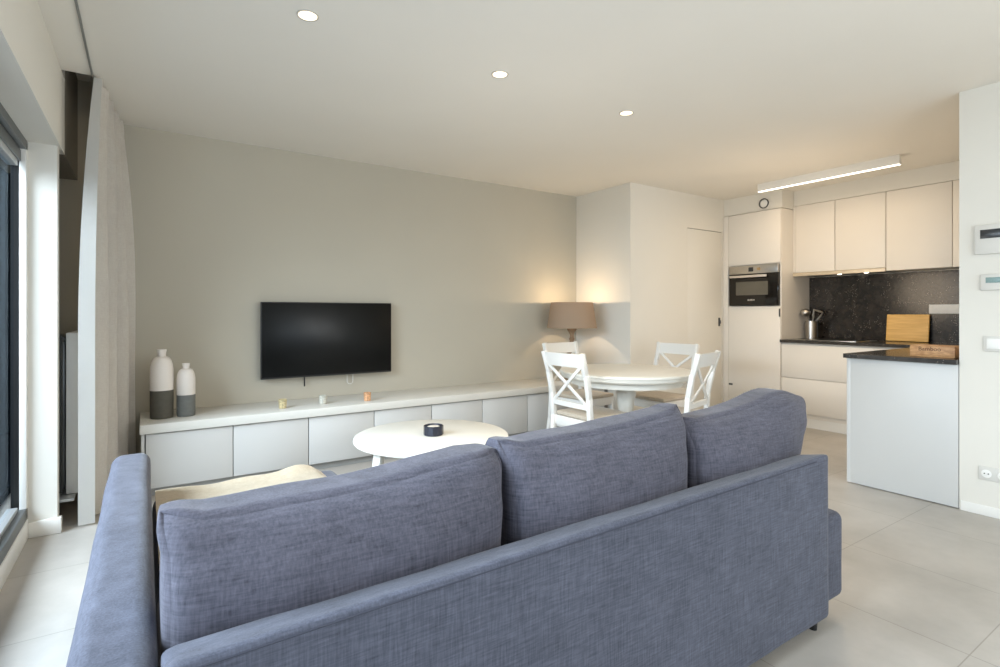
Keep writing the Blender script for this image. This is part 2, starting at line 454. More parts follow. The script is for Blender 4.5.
def curtain(lo, hi):
    bm = bm_new(); NZ = 60; rows = []
    for j in range(NZ+1):
        t = j/NZ; z = .012+(H-.014-.012)*t; fl = 1-t
        f = 1-(1-min(1, fl/.6))**2
        P = []
        for k in range(lo, hi+1):
            b = CB[k]; a = CT[k]
            wob = .007*math.sin(z*2.6+k*1.7)*f if k > 1 else 0
            P.append((a[0]+(b[0]-a[0])*f+wob, a[1]+(b[1]-a[1])*f+wob*.6))
        pts = catmull(P, 16)
        row = []
        for i, (x, y) in enumerate(pts):
            if t > .94 and lo > 0: x += .007*math.sin(i*1.25)*min(1, (t-.94)/.03)
            row.append(bm.verts.new((x, y, z)))
        rows.append(row)
    for a, b in zip(rows, rows[1:]):
        for i in range(len(a)-1): bm.faces.new((a[i], a[i+1], b[i+1], b[i]))
    bmesh.ops.solidify(bm, geom=bm.faces[:], thickness=.003)
    bmesh.ops.recalc_face_normals(bm, faces=bm.faces)
    return bm
cur = thing('curtain', 'long pale beige curtain drawn open in folds, hanging beside the taupe wall', 'curtain', (-.2, 4.15, 0))
part('fabric_panel', curtain(1, 9), M['curtain'], cur, angle=80)
part('lit_edge', curtain(0, 1), M['curtain_lit'], cur, angle=80, label='leading edge of the curtain, window light painted in as whiter colour')

rad = thing('radiator', 'flat white panel radiator half hidden behind the curtain', 'radiator', (-.40, 4.2, .14))
part('panel', box(-.385, -.315, 3.985, 4.60, .145, 1.085, .006), M['radiator'], rad)
part('rear_convector', box(-.47, -.39, 4.02, 4.58, .17, 1.06, .004), M['steel_dark'], rad)
pb = bm_new(); tube(pb, [(-.405, 3.975, .16), (-.405, 3.975, 1.07)], .008); tube(pb, [(-.405, 3.975, 1.04), (-.38, 4.01, 1.04)], .008)
part('pipe', pb, M['steel_dark'], rad)
part('bracket', box(-.47, -.34, 3.90, 4.5, .125, .142, .003), M['rail_light'], rad)
part('wall_fixing', box(-.574, -.46, 4.1, 4.5, .5, .9), M['steel_dark'], rad)

# ------------------------------------------------------------------ tv and low bench
tv = thing('television', 'black flat screen television mounted on the taupe wall above the white bench', 'television', (1.32, YB, .98))
TY = 4.605
part('housing', box(.768, 1.87, TY, TY+.028, .667, 1.29, .005), M['tvframe'], tv)
part('screen', box(.775, 1.863, TY-.003, TY+.002, .680, 1.284, .0015), M['screen'], tv)
part('rear_cover', box(.95, 1.70, TY+.026, YB-.015, .72, 1.2, .01), M['black'], tv)
part('wall_mount', box(1.1, 1.5, YB-.02, YB, .80, 1.1, .003), M['black'], tv)
part('strap', add_bar(bm_new(), (1.113, TY+.04, .70), (1.113, TY+.035, .585), .012, .006), M['black'], tv, label='black strap hanging below the screen')
cb = bm_new(); tube(cb, [(1.475, TY+.04, .70), (1.475, TY+.04, .60), (1.485, TY+.04, .582), (1.505, TY+.04, .578), (1.525, TY+.04, .59), (1.528, TY+.04, .70)], .003)
part('cable', cb, M['cable'], tv)

BY = 4.15
bench = thing('media_bench', 'long low white media bench under the television, running along the taupe wall', 'tv bench', (2.07, 4.4, 0))
part('top', box(-.03, XB, 4.128, YB, .418, .478, .003), M['bench_top'], bench)
part('side_panel', box(-.022, -.004, BY, YB, 0, .417, .001), M['lacquer'], bench)
part('carcass', box(-.003, XB-.003, BY+.022, YB-.003, .052, .414), M['gap'], bench)
part('plinth', box(.0, XB-.003, BY+.045, BY+.065, .0, .052), M['plinth'], bench)
for k in range(8):
    x0 = .0015+.5125*k; x1 = min(x0+.5085, XB-.004)
    part('door', box(x0+.002, x1, BY, BY+.019, .056, .410, .0015), M['lacquer'], bench)

# vases
def vase(x, y, r, h, split, mlow, label):
    z0 = .4785
    t = thing('vase', label, 'vase', (x, y, z0))
    zs = h*split
    low = [(0, 0), (r*.93, 0), (r*.98, .006), (r, .02), (r, zs), (r*.9, zs+.001), (0, zs+.001)]
    part('lower_body', lathe(low, 40), mlow, t, local=True)
    neck = r*.36; n0 = h-.05*h/.48*1.0
    up = [(r*.99, zs+.0015), (r*1.0, zs+.01)]
    zb = h*.70
    up.append((r, zb*.97))
    for k in range(1, 9):
        a = k/8*PI/2
        up.append((neck+(r-neck)*math.cos(a)**.85 if k < 8 else neck, zb*.97+(h*.90-zb*.97)*math.sin(a)))
    up += [(neck*.98, h*.93), (neck*1.08, h*.965), (neck*1.15, h*.98), (neck*1.15, h), (neck*.9, h), (neck*.8, h*.95), (0, h*.92)]
    part('upper_body', lathe(up, 40), M['vase_white'], t, local=True)
    return t
vase(.095, 4.365, .070, .470, .405, M['vase_grey'], 'taller bottle vase, white above and dark olive below, nearest the curtain')
vase(.240, 4.365, .058, .368, .40, M['vase_grey2'], 'shorter bottle vase, white above and grey below, right of the taller one')

# tealight glasses
def tealight(x, y, m, lab):
    t = thing('tealight_holder', lab, 'candle holder', (x, y, .4785))
    part('glass', lathe([(0, 0), (.025, 0), (.027, .004), (.031, .068), (.028, .068), (.025, .012), (0, .012)], 12), m, t, local=True, angle=20)
    part('candle', lathe([(0, .0125), (.021, .0125), (.021, .045), (0, .045)], 20), M['wax'], t, local=True)
tealight(.869, 4.29, M['gold'], 'small patterned gold tealight glass, under the left side of the television')
tealight(1.177, 4.32, M['silver_glass'], 'small clear silvery tealight glass, the middle of the three on the bench')
tealight(1.525, 4.275, M['copper_glass'], 'small orange copper tealight glass, under the right side of the television')

# table lamp
lamp = thing('table_lamp', 'lit table lamp with wide taupe drum shade and turned wooden base on the bench end', 'lamp', (3.80, 4.335, .4785))
part('shade', lathe([(.262, .562), (.265, .565), (.222, .835), (.219, .835), (.262, .562)], 48), M['shade'], lamp, local=True)
base = [(0, 0), (.085, 0), (.088, .012), (.08, .028), (.05, .04), (.035, .06), (.045, .08), (.03, .10), (.026, .14), (.04, .2), (.055, .27), (.05, .33), (.03, .39),
        (.022, .43), (.03, .445), (.022, .46), (.02, .49), (.034, .52), (.052, .545), (.052, .556), (.02, .56), (0, .56)]
part('base', lathe(base, 32), M['wood_lamp'], lamp, local=True)
part('stem', lathe([(.006, .56), (.006, .70), (.018, .70), (.018, .74), (0, .74)], 12), M['chrome'], lamp, local=True)
part('bulb', lathe([(0, .72), (.02, .73), (.03, .76), (.025, .79), (0, .80)], 20), mat('bulb_glow', srgb(255, 240, 215), emit=(1, .8, .55, 1), estr=6), lamp, local=True)
sp = bm_new()
for k in range(3):
    a = k*2*PI/3
    tube(sp, [(.006*math.cos(a), .006*math.sin(a), .70), (.222*math.cos(a), .222*math.sin(a), .83)], .002, 6)
part('shade_spider', sp, M['chrome'], lamp, local=True)

# ------------------------------------------------------------------ coffee table
ct = thing('coffee_table', 'round white coffee table behind the sofa with splayed legs', 'coffee table', (1.50, 3.03, 0))
CTZ, CTR = .440, .480
part('tabletop', lathe([(0, CTZ-.028), (CTR-.012, CTZ-.028), (CTR-.003, CTZ-.024), (CTR, CTZ-.014), (CTR-.003, CTZ-.004), (CTR-.01, CTZ), (0, CTZ)], 96), M['table_white'], ct, local=True)
for a in (193, 313, 76):
    a = math.radians(a)
    p0 = (.385*math.cos(a), .385*math.sin(a), CTZ-.029); p1 = (.455*math.cos(a), .455*math.sin(a), 0)
    part('leg', add_bar(bm_new(), p0, p1, .072, .034, side=(-math.sin(a), math.cos(a), 0), bev=.005, w2=.046, d2=.03), M['table_white'], ct, local=True)
part('apron', box(-.22, .22, -.22, .22, CTZ-.05, CTZ-.0285, .003), M['table_white'], ct, local=True)
tin = thing('candle_tin', 'low dark navy candle tin on the round coffee table', 'candle', (1.50, 3.01, CTZ+.0005))
part('tin', lathe([(0, 0), (.058, 0), (.062, .004), (.062, .058), (.058, .06), (.056, .05), (0, .05)], 12), M['tin'], tin, local=True, angle=20)
part('wax', lathe([(0, .0505), (.040, .0505), (.036, .053), (0, .052)], 24), M['wax'], tin, local=True)

# ------------------------------------------------------------------ dining set
dt = thing('dining_table', 'round white pedestal dining table between four white chairs', 'dining table', (3.22, 3.02, 0))
R = .525
part('tabletop', lathe([(0, .690), (R-.022, .690), (R-.016, .696), (R-.010, .700), (R-.006, .722), (R, .726), (R, .738), (R-.004, .743), (R-.012, .745), (0, .745)], 96), M['table_white'], dt, local=True)
part('apron', lathe([(R-.085, .6895), (R-.085, .640), (R-.105, .640), (R-.105, .6895)], 96), M['table_white'], dt, local=True)
part('pedestal', lathe([(0, .0), (.0, .08), (.07, .08), (.085, .12), (.075, .2), (.06, .28), (.058, .36), (.062, .42), (.068, .50), (.082, .56), (.072, .585), (.085, .60), (.092, .64), (.092, .689), (0, .689)][2:], 40), M['table_white'], dt, local=True)
sb = bm_new(); add_bar(sb, (-.4, 0, .68), (.4, 0, .68), .06, .05); add_bar(sb, (0, -.4, .68), (0, .4, .68), .06, .05, side=(0, 1, 0))
part('support', sb, M['table_white'], dt, local=True)
for k in range(4):
    a = k*PI/2+PI/4
    fb = bm_new(); d = Vector((math.cos(a), math.sin(a), 0))
    pts = [(.05, .16), (.14, .13), (.24, .08), (.33, .045), (.40, .04)]
    for (r0, z0), (r1, z1) in zip(pts, pts[1:]):
        add_bar(fb, d*r0+Vector((0, 0, z0)), d*r1+Vector((0, 0, z1)), .06, .07 if r0 < .3 else .055, side=(-d.y, d.x, 0), bev=.008)
    part('foot', fb, M['table_white'], dt, local=True)
    lathe([(0, 0), (.03, 0), (.03, .02), (0, .02)], 16, (d.x*.38, d.y*.38, 0))

def chair_parts(t):
    # faces +Y locally, origin on the floor under the seat centre
    W = .215
    def seat_fn(u, v, w, co):
        co.x *= (1+.05*v); return co
    part('seat', rbox(-.20, .20, -.185, .205, .43, .462, .012, 8, seat_fn), M['seatpad'], t, local=True, label='taupe upholstered seat')
    fb = bm_new()
    add_box(fb, -.205, .205, .180, .202, .36, .4295, .004); add_box(fb, -.205, .205, -.20, -.178, .36, .4295, .004)
    add_box(fb, -.212, -.19, -.19, .19, .36, .4295, .004); add_box(fb, .19, .212, -.19, .19, .36, .4295, .004)
    part('seat_frame', fb, M['chair'], t, local=True)
    for s in (-1, 1):
        part('leg', add_bar(bm_new(), (s*.197, .185, .43), (s*.205, .192, 0), .038, .038, bev=.004, w2=.026, d2=.026), M['chair'], t, local=True)
        lb = bm_new()
        pts = [(-.255, 0), (-.215, .22), (-.20, .43), (-.212, .60), (-.245, .76), (-.29, .912)]
        for (y0, z0), (y1, z1) in zip(pts, pts[1:]):
            add_bar(lb, (s*.2, y0, z0-.004), (s*(.2+.008*(z1 > .7)), y1, z1+.004), .036, .036, bev=.004)
        part('leg', lb, M['chair'], t, local=True)
    def curve_rail(z0, z1, y0, y1, bow, th):
        bm = bm_new(); n = 10; rows = []
        for i in range(n+1):
            u = -1+2*i/n; x = u*.198; b = bow*(1-u*u)
            rows.append([bm.verts.new((x, y0-b+th/2, z0)), bm.verts.new((x, y1-b+th/2, z1)), bm.verts.new((x, y1-b-th/2, z1)), bm.verts.new((x, y0-b-th/2, z0))])
        for a, b_ in zip(rows, rows[1:]):
            for k in range(4): bm.faces.new((a[k], a[(k+1) % 4], b_[(k+1) % 4], b_[k]))
        bm.faces.new(rows[0]); bm.faces.new(rows[-1][::-1]); bmesh.ops.recalc_face_normals(bm, faces=bm.faces)
        return bm
    part('top_rail', curve_rail(.815, .912, -.262, -.290, .018, .022), M['chair'], t, local=True)
    part('lower_rail', curve_rail(.515, .553, -.206, -.209, .010, .022), M['chair'], t, local=True)
    for s in (-1, 1):
        xb = bm_new()
        pts = [(-s*.18, -.214, .545), (0, -.245-.004*s, .683), (s*.18, -.272, .822)]
        add_bar(xb, pts[0], pts[1], .024, .012, side=(1, 0, 0), bev=.002); add_bar(xb, pts[1], pts[2], .024, .012, side=(1, 0, 0), bev=.002)
        part('cross_bar', xb, M['chair'], t, local=True)
    st = bm_new()
    for s in (-1, 1): add_bar(st, (s*.2, .188, .17), (s*.2, -.22, .17), .018, .024, bev=.002)
    add_bar(st, (-.2, -.01, .17), (.2, -.01, .17), .018, .024, side=(0, 1, 0), bev=.002)
    part('stretcher', st, M['chair'], t, local=True)
G = 'white cross-back chairs round the dining table'
def face(dx, dy): return math.atan2(dy, dx)-PI/2
cA = thing('dining_chair', 'white cross-back chair left of the dining table, nearest the coffee table', 'chair', (2.80, 2.97, 0), face(1, .0), G)
chair_parts(cA)
cB = dup(cA, (3.385, 3.72, 0), face(.08, -1), 'white cross-back chair tucked behind the left chair, in front of the lamp', G)
cC = dup(cA, (3.90, 3.26, 0), face(-1, -.05), 'white cross-back chair on the far right side of the table, showing only its upper back', G)
cD = dup(cA, (3.335, 2.675, 0), face(-.28, .96), 'white cross-back chair at the right front of the table, seen nearly edge-on from behind', G)

# ------------------------------------------------------------------ sofa
SY = .990
sofa = thing('sofa', 'large blue-grey linen sofa with chaise, its back towards the viewer', 'sofa', (1.15, 1.6, 0))
def soft(amp, sc_=5):
    def fn(u, v, w, co):
        n = noise.noise_vector(co*sc_)*amp
        return co+n
    return fn
def back_fn(u, v, w, co):
    t = (co.x-.02)/2.13
    if w > 0: co = co+Vector((0, 0, w*(-.030*(1-t)-.014*(v+1))))
    return co+noise.noise_vector(co*5)*.0025
part('back_panel', rbox(.022, 2.15, SY, SY+.12, .052, .672, .018, 30, back_fn), M['fabric'], sofa, angle=180)
part('left_arm', rbox(-.114, .018, SY-.02, 2.70, .06, .622, .04, 30, lambda u, v, w, co: co+noise.noise_vector(co*4)*.003+Vector((.012*(1-w)*(-1 if u < 0 else 0), 0, 0))), M['fabric'], sofa, angle=180)
part('right_arm', rbox(2.133, 2.36, SY+.04, 1.95, .055, .40, .035, 20, soft(.003)), M['fabric'], sofa, angle=180)
part('base', rbox(.025, 2.13, SY+.137, 1.93, .065, .27, .02, 16), M['fabric'], sofa, angle=180)
part('seat_cushion', rbox(.80, 2.128, SY+.14, 1.95, .272, .43, .045, 20, lambda u, v, w, co: co+Vector((0, 0, .02*(1-u*u)*(1-v*v) if w > 0 else 0))), M['fabric'], sofa, angle=180)
part('chaise', rbox(.024, .79, SY+.14, 2.70, .065, .425, .04, 24, lambda u, v, w, co: co+Vector((0, 0, .012*(1-u*u)*(1-v*v) if w > 0 else 0))), M['fabric'], sofa, angle=180)
sm = bm_new(); tube(sm, [(.045, SY+.0005, .626), (1.0, SY-.0005, .640), (2.05, SY+.0005, .655)], .0022, 6)
part('seam', sm, M['seam'], sofa)
for x, y in ((.06, 1.06), (2.115, 1.035), (.08, 2.6), (2.28, 1.88), (.72, 2.6), (2.28, 1.10)):
    part('foot', lathe([(0, 0), (.014, 0), (.018, .066), (0, .066)], 20, (x, y, 0)), M['black'], sofa)

# loose back cushions
def cushion(x0, x1, y0, y1, z0, z1, top, right=0, seed=0, lean=.0):
    W_ = x1-x0; Hh = z1-z0
    def fn(u, v, w, co):
        co = co.copy()
        k = max(0, 1-abs(u)**3)*max(0, 1-abs(w)**3)
        co.y += (v)*.045*k
        # taper toward the top so the upper edge is soft
        if w > 0: co.y = (y0+y1)/2+(co.y-(y0+y1)/2)*(1-.30*w**2)
        wt = (w+1)/2
        co.z += top(u)*wt
        co.x += right*wt**1.5*max(0, u)
        co.y += lean*wt
        # pulled corners
        cw = max(0, abs(u)-.82)/.18*max(0, w-.6)/.4
        co.x += math.copysign(.016, u)*cw; co.z += .020*cw
        co.y += (v)*-.03*cw
        # creases running off the corners
        cr = math.sin((abs(u)*3.0+w*4.0)*3.2+seed)*.0045*max(0, abs(u)-.35)*max(0, w+.2)
        co.y -= cr if v < 0 else 0
        n = noise.noise_vector(co*5+Vector((seed*3.1, 0, 0)))*.007
        return co+n
    return rbox(x0, x1, y0, y1, z0, z1, .046, 34, fn)
def piping(bm_): pass
CY0, CY1 = 1.135, 1.33
c1 = single('back_cushion', cushion(.026, .772, CY0, CY1, .43, .824, lambda u: -.006*math.cos(u*1.8)+.012*u+.022*max(0,u-.3)-.12*max(0,u-.78), 0.02, 1),
            M['fabric_cushion'], 'wide blue-grey back cushion against the left arm of the sofa', 'cushion', (.4, 1.23, .43), 'loose back cushions on the sofa', angle=180)
c2 = single('back_cushion', cushion(.800, 1.512, CY0, CY1, .43, .858, lambda u: -.006*math.cos(u*1.9)+.016*u+.02*max(0,-u-.8), 0.03, 2),
            M['fabric_cushion'], 'blue-grey back cushion in the middle of the three on the sofa', 'cushion', (1.15, 1.23, .43), 'loose back cushions on the sofa', angle=180)
c3 = single('back_cushion', cushion(1.555, 2.165, CY0, CY1, .43, .838, lambda u: .05*math.exp(-((u-.60)/.42)**2)-.10*max(0, u-.58)-.01*max(0,-u), .23, 5),
            M['fabric_cushion'], 'slumped blue-grey back cushion at the right end, leaning over the low arm', 'cushion', (1.85, 1.23, .43), 'loose back cushions on the sofa', angle=180)

# throw on the chaise
def throw():
    bm = bm_new(); nx, ny = 60, 60; rows = []
    X0, X1 = .035, .745
    for j in range(ny+1):
        row = []
        for i in range(nx+1):
            a = i/nx; s = j/ny*1.05          # s metres along from the back of the chaise
            x = X0+(X1-X0)*a; L0 = 2.735-1.75
            if s < L0-.03: y = 1.75+s; z = .434
            else:
                q = min(1, (s-L0+.03)/.06); y = 2.705+.035*math.sin(q*PI/2); z = .434-.035*(1-math.cos(q*PI/2))-max(0, s-L0-.03)*1.0
            z += .010*noise.noise(Vector((x*7, y*7, 1.3)))+.006
            z -= max(0, a-.90)**1.2*.5; y -= max(0, a-.88)*.55*min(1, s)
            z += .014*math.exp(-((a-.80)/.10)**2)*math.exp(-((y-2.66)/.18)**2)
            y += .012*noise.noise(Vector((x*5, z*6, 4.)))+.014*math.exp(-((a-.86)/.09)**2)
            row.append(bm.verts.new((x, y, z)))
        rows.append(row)
    for a, b in zip(rows, rows[1:]):
        for i in range(nx): bm.faces.new((a[i], a[i+1], b[i+1], b[i]))
    bmesh.ops.solidify(bm, geom=bm.faces[:], thickness=.008)
    bmesh.ops.recalc_face_normals(bm, faces=bm.faces)
    return bm
th = single('throw_blanket', throw(), M['throw'], 'cream and beige woven throw spread over the chaise end of the sofa', 'blanket', (.4, 2.4, .43), angle=180)
fr = bm_new()
for k in range(46):
    y = 1.9+.72*k/45
    tube(fr, [(.742, y, .418), (.756+.003*math.sin(k*2.3), y+.002*math.sin(k), .412), (.766+.004*math.sin(k*1.7), y+.004*math.sin(k*1.3), .400)], .0022, 5)
f_ = part('fringe', fr, M['throw'], th); f_['kind'] = 'stuff'

# ------------------------------------------------------------------ kitchen
XF = 5.75
# tall unit with oven
tall = thing('tall_cabinet', 'tall white kitchen cabinet holding the built-in oven', 'cabinet', (6.06, 3.46, 0))
tb = bm_new()
add_box(tb, XF+.022, XK-.004, 3.15, 3.168, .0, 2.345); add_box(tb, XF+.022, XK-.004, 3.757, 3.845, .0, 2.345)
add_box(tb, XF+.022, XK-.004, 3.17, 3.755, 1.745, 2.345); add_box(tb, XF+.022, XK-.004, 3.17, 3.755, .10, 1.28)
part('carcass', tb, M['kit'], tall)
part('filler', box(XF+.004, XF+.022, 3.778, 3.845, .10, 2.345, .001), M['kit'], tall)
part('door', box(XF, XF+.02, 3.152, 3.773, 1.752, 2.343, .0015), M['kit'], tall)
ld = part('door', box(XF, XF+.02, 3.152, 3.773, .105, 1.272, .0015), M['kit'], tall)
part('finger_pull', box(XF-.006, XF+.002, 3.153, 3.168, 1.16, 1.25, .002), M['steel_dark'], ld)
part('finger_pull', box(XF-.006, XF+.002, 3.72, 3.765, .355, .375, .002), M['steel_dark'], ld)
part('plinth', box(XF+.03, XF+.05, 3.152, 3.845, 0, .099), M['kit'], tall)

oven = thing('built_in_oven', 'compact black and steel oven built into the tall white cabinet', 'oven', (XF, 3.45, 1.283))
OY0, OY1 = 3.170, 3.752
part('body', box(XF+.02, XF+.38, OY0+.02, OY1-.02, 1.29, 1.735), M['black'], oven)
part('control_panel', box(XF-.018, XF+.018, OY0, OY1, 1.648, 1.742, .002), M['chrome'], oven)
od = part('door', box(XF-.018, XF+.018, OY0, OY1, 1.286, 1.645, .002), mat('oven_black_glass', srgb(20, 17, 14), .1, spec=.5, noise_amt=.05), oven, label='black glass oven door')
part('door_window', box(XF-.0205, XF-.017, 3.282, 3.665, 1.405, 1.557, .001), mat('oven_window', srgb(98, 94, 84), .15, noise_amt=.12, nscale=4), od)
hb = bm_new(); add_bar(hb, (XF-.045, 3.728, 1.618), (XF-.045, 3.282, 1.618), .028, .018, side=(0, 0, 1), bev=.005)
add_bar(hb, (XF-.045, 3.70, 1.618), (XF-.015, 3.70, 1.618), .014, .014); add_bar(hb, (XF-.045, 3.31, 1.618), (XF-.015, 3.31, 1.618), .014, .014)
part('handle', hb, mat('oven_handle', srgb(214, 206, 196), .35, metal=.5), od)
part('display', box(XF-.0205, XF-.017, 3.453, 3.510, 1.672, 1.720, .001), M['disp_dark'], oven)
kb = lathe([(0, 0), (.017, 0), (.016, .018), (0, .018)], 24); bmesh.ops.rotate(kb, verts=kb.verts, matrix=Matrix.Rotation(-PI/2, 3, 'Y')); bmesh.ops.translate(kb, verts=kb.verts, vec=(XF-.018, 3.385, 1.697))
part('knob', kb, mat('oven_knob', srgb(196, 168, 128), .3, metal=.7), oven)
tx = text_bm('BOSCH', .026); bmesh.ops.rotate(tx, verts=tx.verts, matrix=Matrix.Rotation(PI/2, 3, 'X')); bmesh.ops.rotate(tx, verts=tx.verts, matrix=Matrix.Rotation(-PI/2, 3, 'Z')); bmesh.ops.translate(tx, verts=tx.verts, vec=(XF-.019, 3.478, 1.348))
part('lettering', tx, mat('logo_print', srgb(205, 200, 192), .4, emit=srgb(205, 200, 192), estr=.1), od)
tx = text_bm('0:00', .026); bmesh.ops.rotate(tx, verts=tx.verts, matrix=Matrix.Rotation(PI/2, 3, 'X')); bm_dummy = tx; bm_dummy.free()

# round extractor vent on the soffit
vt = thing('air_vent', 'small round white air valve on the soffit above the tall cabinet', 'vent', (5.775, 3.349, 2.427))
rg = lathe([(.047, 0), (.055, .004), (.056, .014), (.047, .016), (.045, .004)], 40)
bmesh.ops.rotate(rg, verts=rg.verts, matrix=Matrix.Rotation(-PI/2, 3, 'Y'))
part('ring', rg, M['steel_dark'], vt, local=True)
dk = lathe([(0, .010), (.030, .012), (.044, .008), (.044, .0), (0, 0)], 40)
bmesh.ops.rotate(dk, verts=dk.verts, matrix=Matrix.Rotation(-PI/2, 3, 'Y'))
part('disc', dk, M['trim'], vt, local=True)

# base cabinet with two drawers, worktop
bc = thing('base_cabinet', 'white kitchen base cabinet with two wide drawers under the dark worktop', 'cabinet', (6.06, 2.5, 0))
part('carcass', box(XF+.022, XK-.004, 1.18, 3.145, .10, .882), M['kit'], bc)
for y0, y1 in ((2.26, 3.142), (1.85, 2.256)):
    part('drawer', box(XF, XF+.02, y0, y1, .514, .866, .0015), M['kit'], bc)
    part('drawer', box(XF, XF+.02, y0, y1, .148, .507, .0015), M['kit'], bc)
part('plinth', box(XF+.03, XF+.05, 1.81, 3.145, 0, .14), M['trim'], bc)
pc = thing('peninsula_cabinet', 'white panelled kitchen peninsula standing on the tiles beside the right wall', 'cabinet', (4.9, 1.49, 0))
part('end_panel', box(4.15, 4.169, 1.174, 1.80, .006, .884, .001), M['lacquer'], pc)
part('carcass', box(4.17, XF+.018, 1.174, 1.779, .1, .882), M['kit'], pc)
part('edge_strip', box(4.149, 4.1515, 1.776, 1.7995, .006, .884, .0005), M['lacquer'], pc)
part('plinth', box(4.18, XF+.02, 1.2, 1.74, 0, .099), M['plinth'], pc)
for k in range(3):
    part('door', box(4.175+.527*k, 4.698+.527*k, 1.78, 1.80, .105, .875, .0015), M['kit'], pc)
wt = bm_new()
vs = [(4.112, 1.1725), (6.364, 1.1725), (6.364, 3.147), (5.722, 3.147), (5.722, 1.808), (4.112, 1.808)]
lo = [wt.verts.new((x, y, .885)) for x, y in vs]; hi = [wt.verts.new((x, y, .915)) for x, y in vs]
wt.faces.new(lo[::-1]); wt.faces.new(hi)
for i in range(6): wt.faces.new((lo[i], lo[(i+1) % 6], hi[(i+1) % 6], hi[i]))
bmesh.ops.recalc_face_normals(wt, faces=wt.faces)
bmesh.ops.bevel(wt, geom=wt.edges[:], offset=.002, segments=1, affect='EDGES')
single('worktop', wt, M['worktop'], 'dark speckled stone worktop turning over the white peninsula', 'worktop', (5.5, 2, .885))
single('splashback', box(6.352, 6.3695, 1.172, 3.146, .916, 1.606), M['granite'], 'black speckled stone splashback under the wall cabinets', 'splashback', (6.36, 2.2, .916))
hob = thing('hob', 'black glass induction hob set in the dark worktop below the extractor', 'hob', (6.02, 2.7, .9152))
part('glass', box(5.80, 6.27, 2.44, 3.0, .9152, .919, .001), M['black'], hob)
part('steel_edge', add_box(add_box(bm_new(), 5.792, 5.80, 2.432, 3.008, .9152, .921, .001), 5.80, 6.27, 2.432, 2.44, .9152, .921, .001), M['chrome'], hob)

# wall cabinets
XU = 6.0
cabs = [(2.717, 3.122, 1.646, 'white wall cabinet next to the tall oven unit, above the extractor strip'),
        (2.256, 2.713, 1.646, 'white wall cabinet, the middle of the three over the splashback'),
        (1.742, 2.252, 1.612, 'widest white wall cabinet, nearest the right wall')]
for y0, y1, z0, lab in cabs:
    w = thing('wall_cabinet', lab, 'cabinet', (6.18, (y0+y1)/2, z0), 0, 'white kitchen wall cabinets')
    part('carcass', box(XU+.022, XK-.004, y0, y1, z0+.004, 2.382), M['kit'], w)
    part('door', box(XU, XU+.02, y0+.001, y1-.001, z0, 2.380, .0015), M['kit'], w)
fl = thing('filler_panel', 'narrow white end panel closing the wall cabinets at the right wall', 'cabinet', (6.1, 1.5, 1.612))  # filler panel at the end of the wall cabinets, not a cabinet
part('front', box(XU, XU+.02, 1.176, 1.738, 1.612, 2.380, .0015), M['kit'], fl)
part('side', box(XU+.022, XK-.004, 1.176, 1.738, 1.616, 2.380), M['kit'], fl)
part('side_filler', box(XU+.004, XK-.004, 3.126, 3.147, 1.648, 2.380), M['kit'], tall)
hood = thing('extractor_hood', 'thin steel extractor strip under two wall cabinets', 'extractor hood', (6.1, 2.7, 1.61))
part('front_strip', box(XU-.006, XU+.02, 2.256, 3.145, 1.606, 1.643, .001), mat('hood_alu', srgb(205, 192, 170), .45, metal=.3), hood)
part('underside', box(XU+.022, XK-.02, 2.256, 3.122, 1.612, 1.64), M['chrome'], hood)
for y in (2.71, 2.46):
    lp = part('spot', lathe([(0, 1.606), (.018, 1.606), (.021, 1.611), (0, 1.611)], 20, (6.09, y, 0)), mat('hood_led', srgb(255, 245, 230), emit=(1, .85, .65, 1), estr=8), hood)

# utensils
ut = thing('utensil_holder', 'steel cylinder with cooking utensils standing on the worktop', 'utensil holder', (6.20, 3.05, .9155))
part('cylinder', lathe([(0, 0), (.060, 0), (.060, .195), (.057, .195), (.056, .006), (0, .006)], 32), M['chrome'], ut, local=True)
ld = thing('ladle', 'steel ladle leaning left in the utensil holder', 'ladle', (6.20, 3.06, .93))
lb = bm_new(); tube(lb, [(6.2, 3.05, .935), (6.19, 3.075, 1.12), (6.17, 3.085, 1.19)], .004)
part('handle', lb, M['chrome'], ld)
bw = bm_new(); bmesh.ops.create_uvsphere(bw, u_segments=20, v_segments=12, radius=.052)
for v in bw.verts: v.co.z *= .85
bmesh.ops.translate(bw, verts=bw.verts, vec=(6.15, 3.09, 1.205))
part('bowl', bw, M['chrome'], ld)
ws = thing('spatula', 'steel wire spatula leaning right in the utensil holder', 'spatula', (6.21, 3.05, .93))
wb = bm_new(); tube(wb, [(6.2, 3.05, .935), (6.2, 3.035, 1.10)], .004)
part('handle', wb, M['chrome'], ws)
wb = bm_new(); tube(wb, [(6.2, 3.035, 1.10), (6.2, 2.995, 1.115), (6.2, 2.955, 1.165), (6.2, 2.925, 1.205), (6.2, 2.97, 1.222), (6.2, 3.02, 1.238), (6.2, 3.03, 1.17)], .012, 8, True)
part('frame', wb, M['chrome'], ws)

# cutting board leaning on the splashback
cbd = rbox(-.012, .012, -.178, .178, 0, .27, .006, 8)
bmesh.ops.rotate(cbd, verts=cbd.verts, matrix=Matrix.Rotation(math.radians(7), 3, 'Y'))
bmesh.ops.translate(cbd, verts=cbd.verts, vec=(6.295, 2.185, .918))
single('cutting_board', cbd, M['bamboo'], 'light bamboo cutting board leaning against the black splashback', 'cutting board', (6.295, 2.185, .918), angle=180)

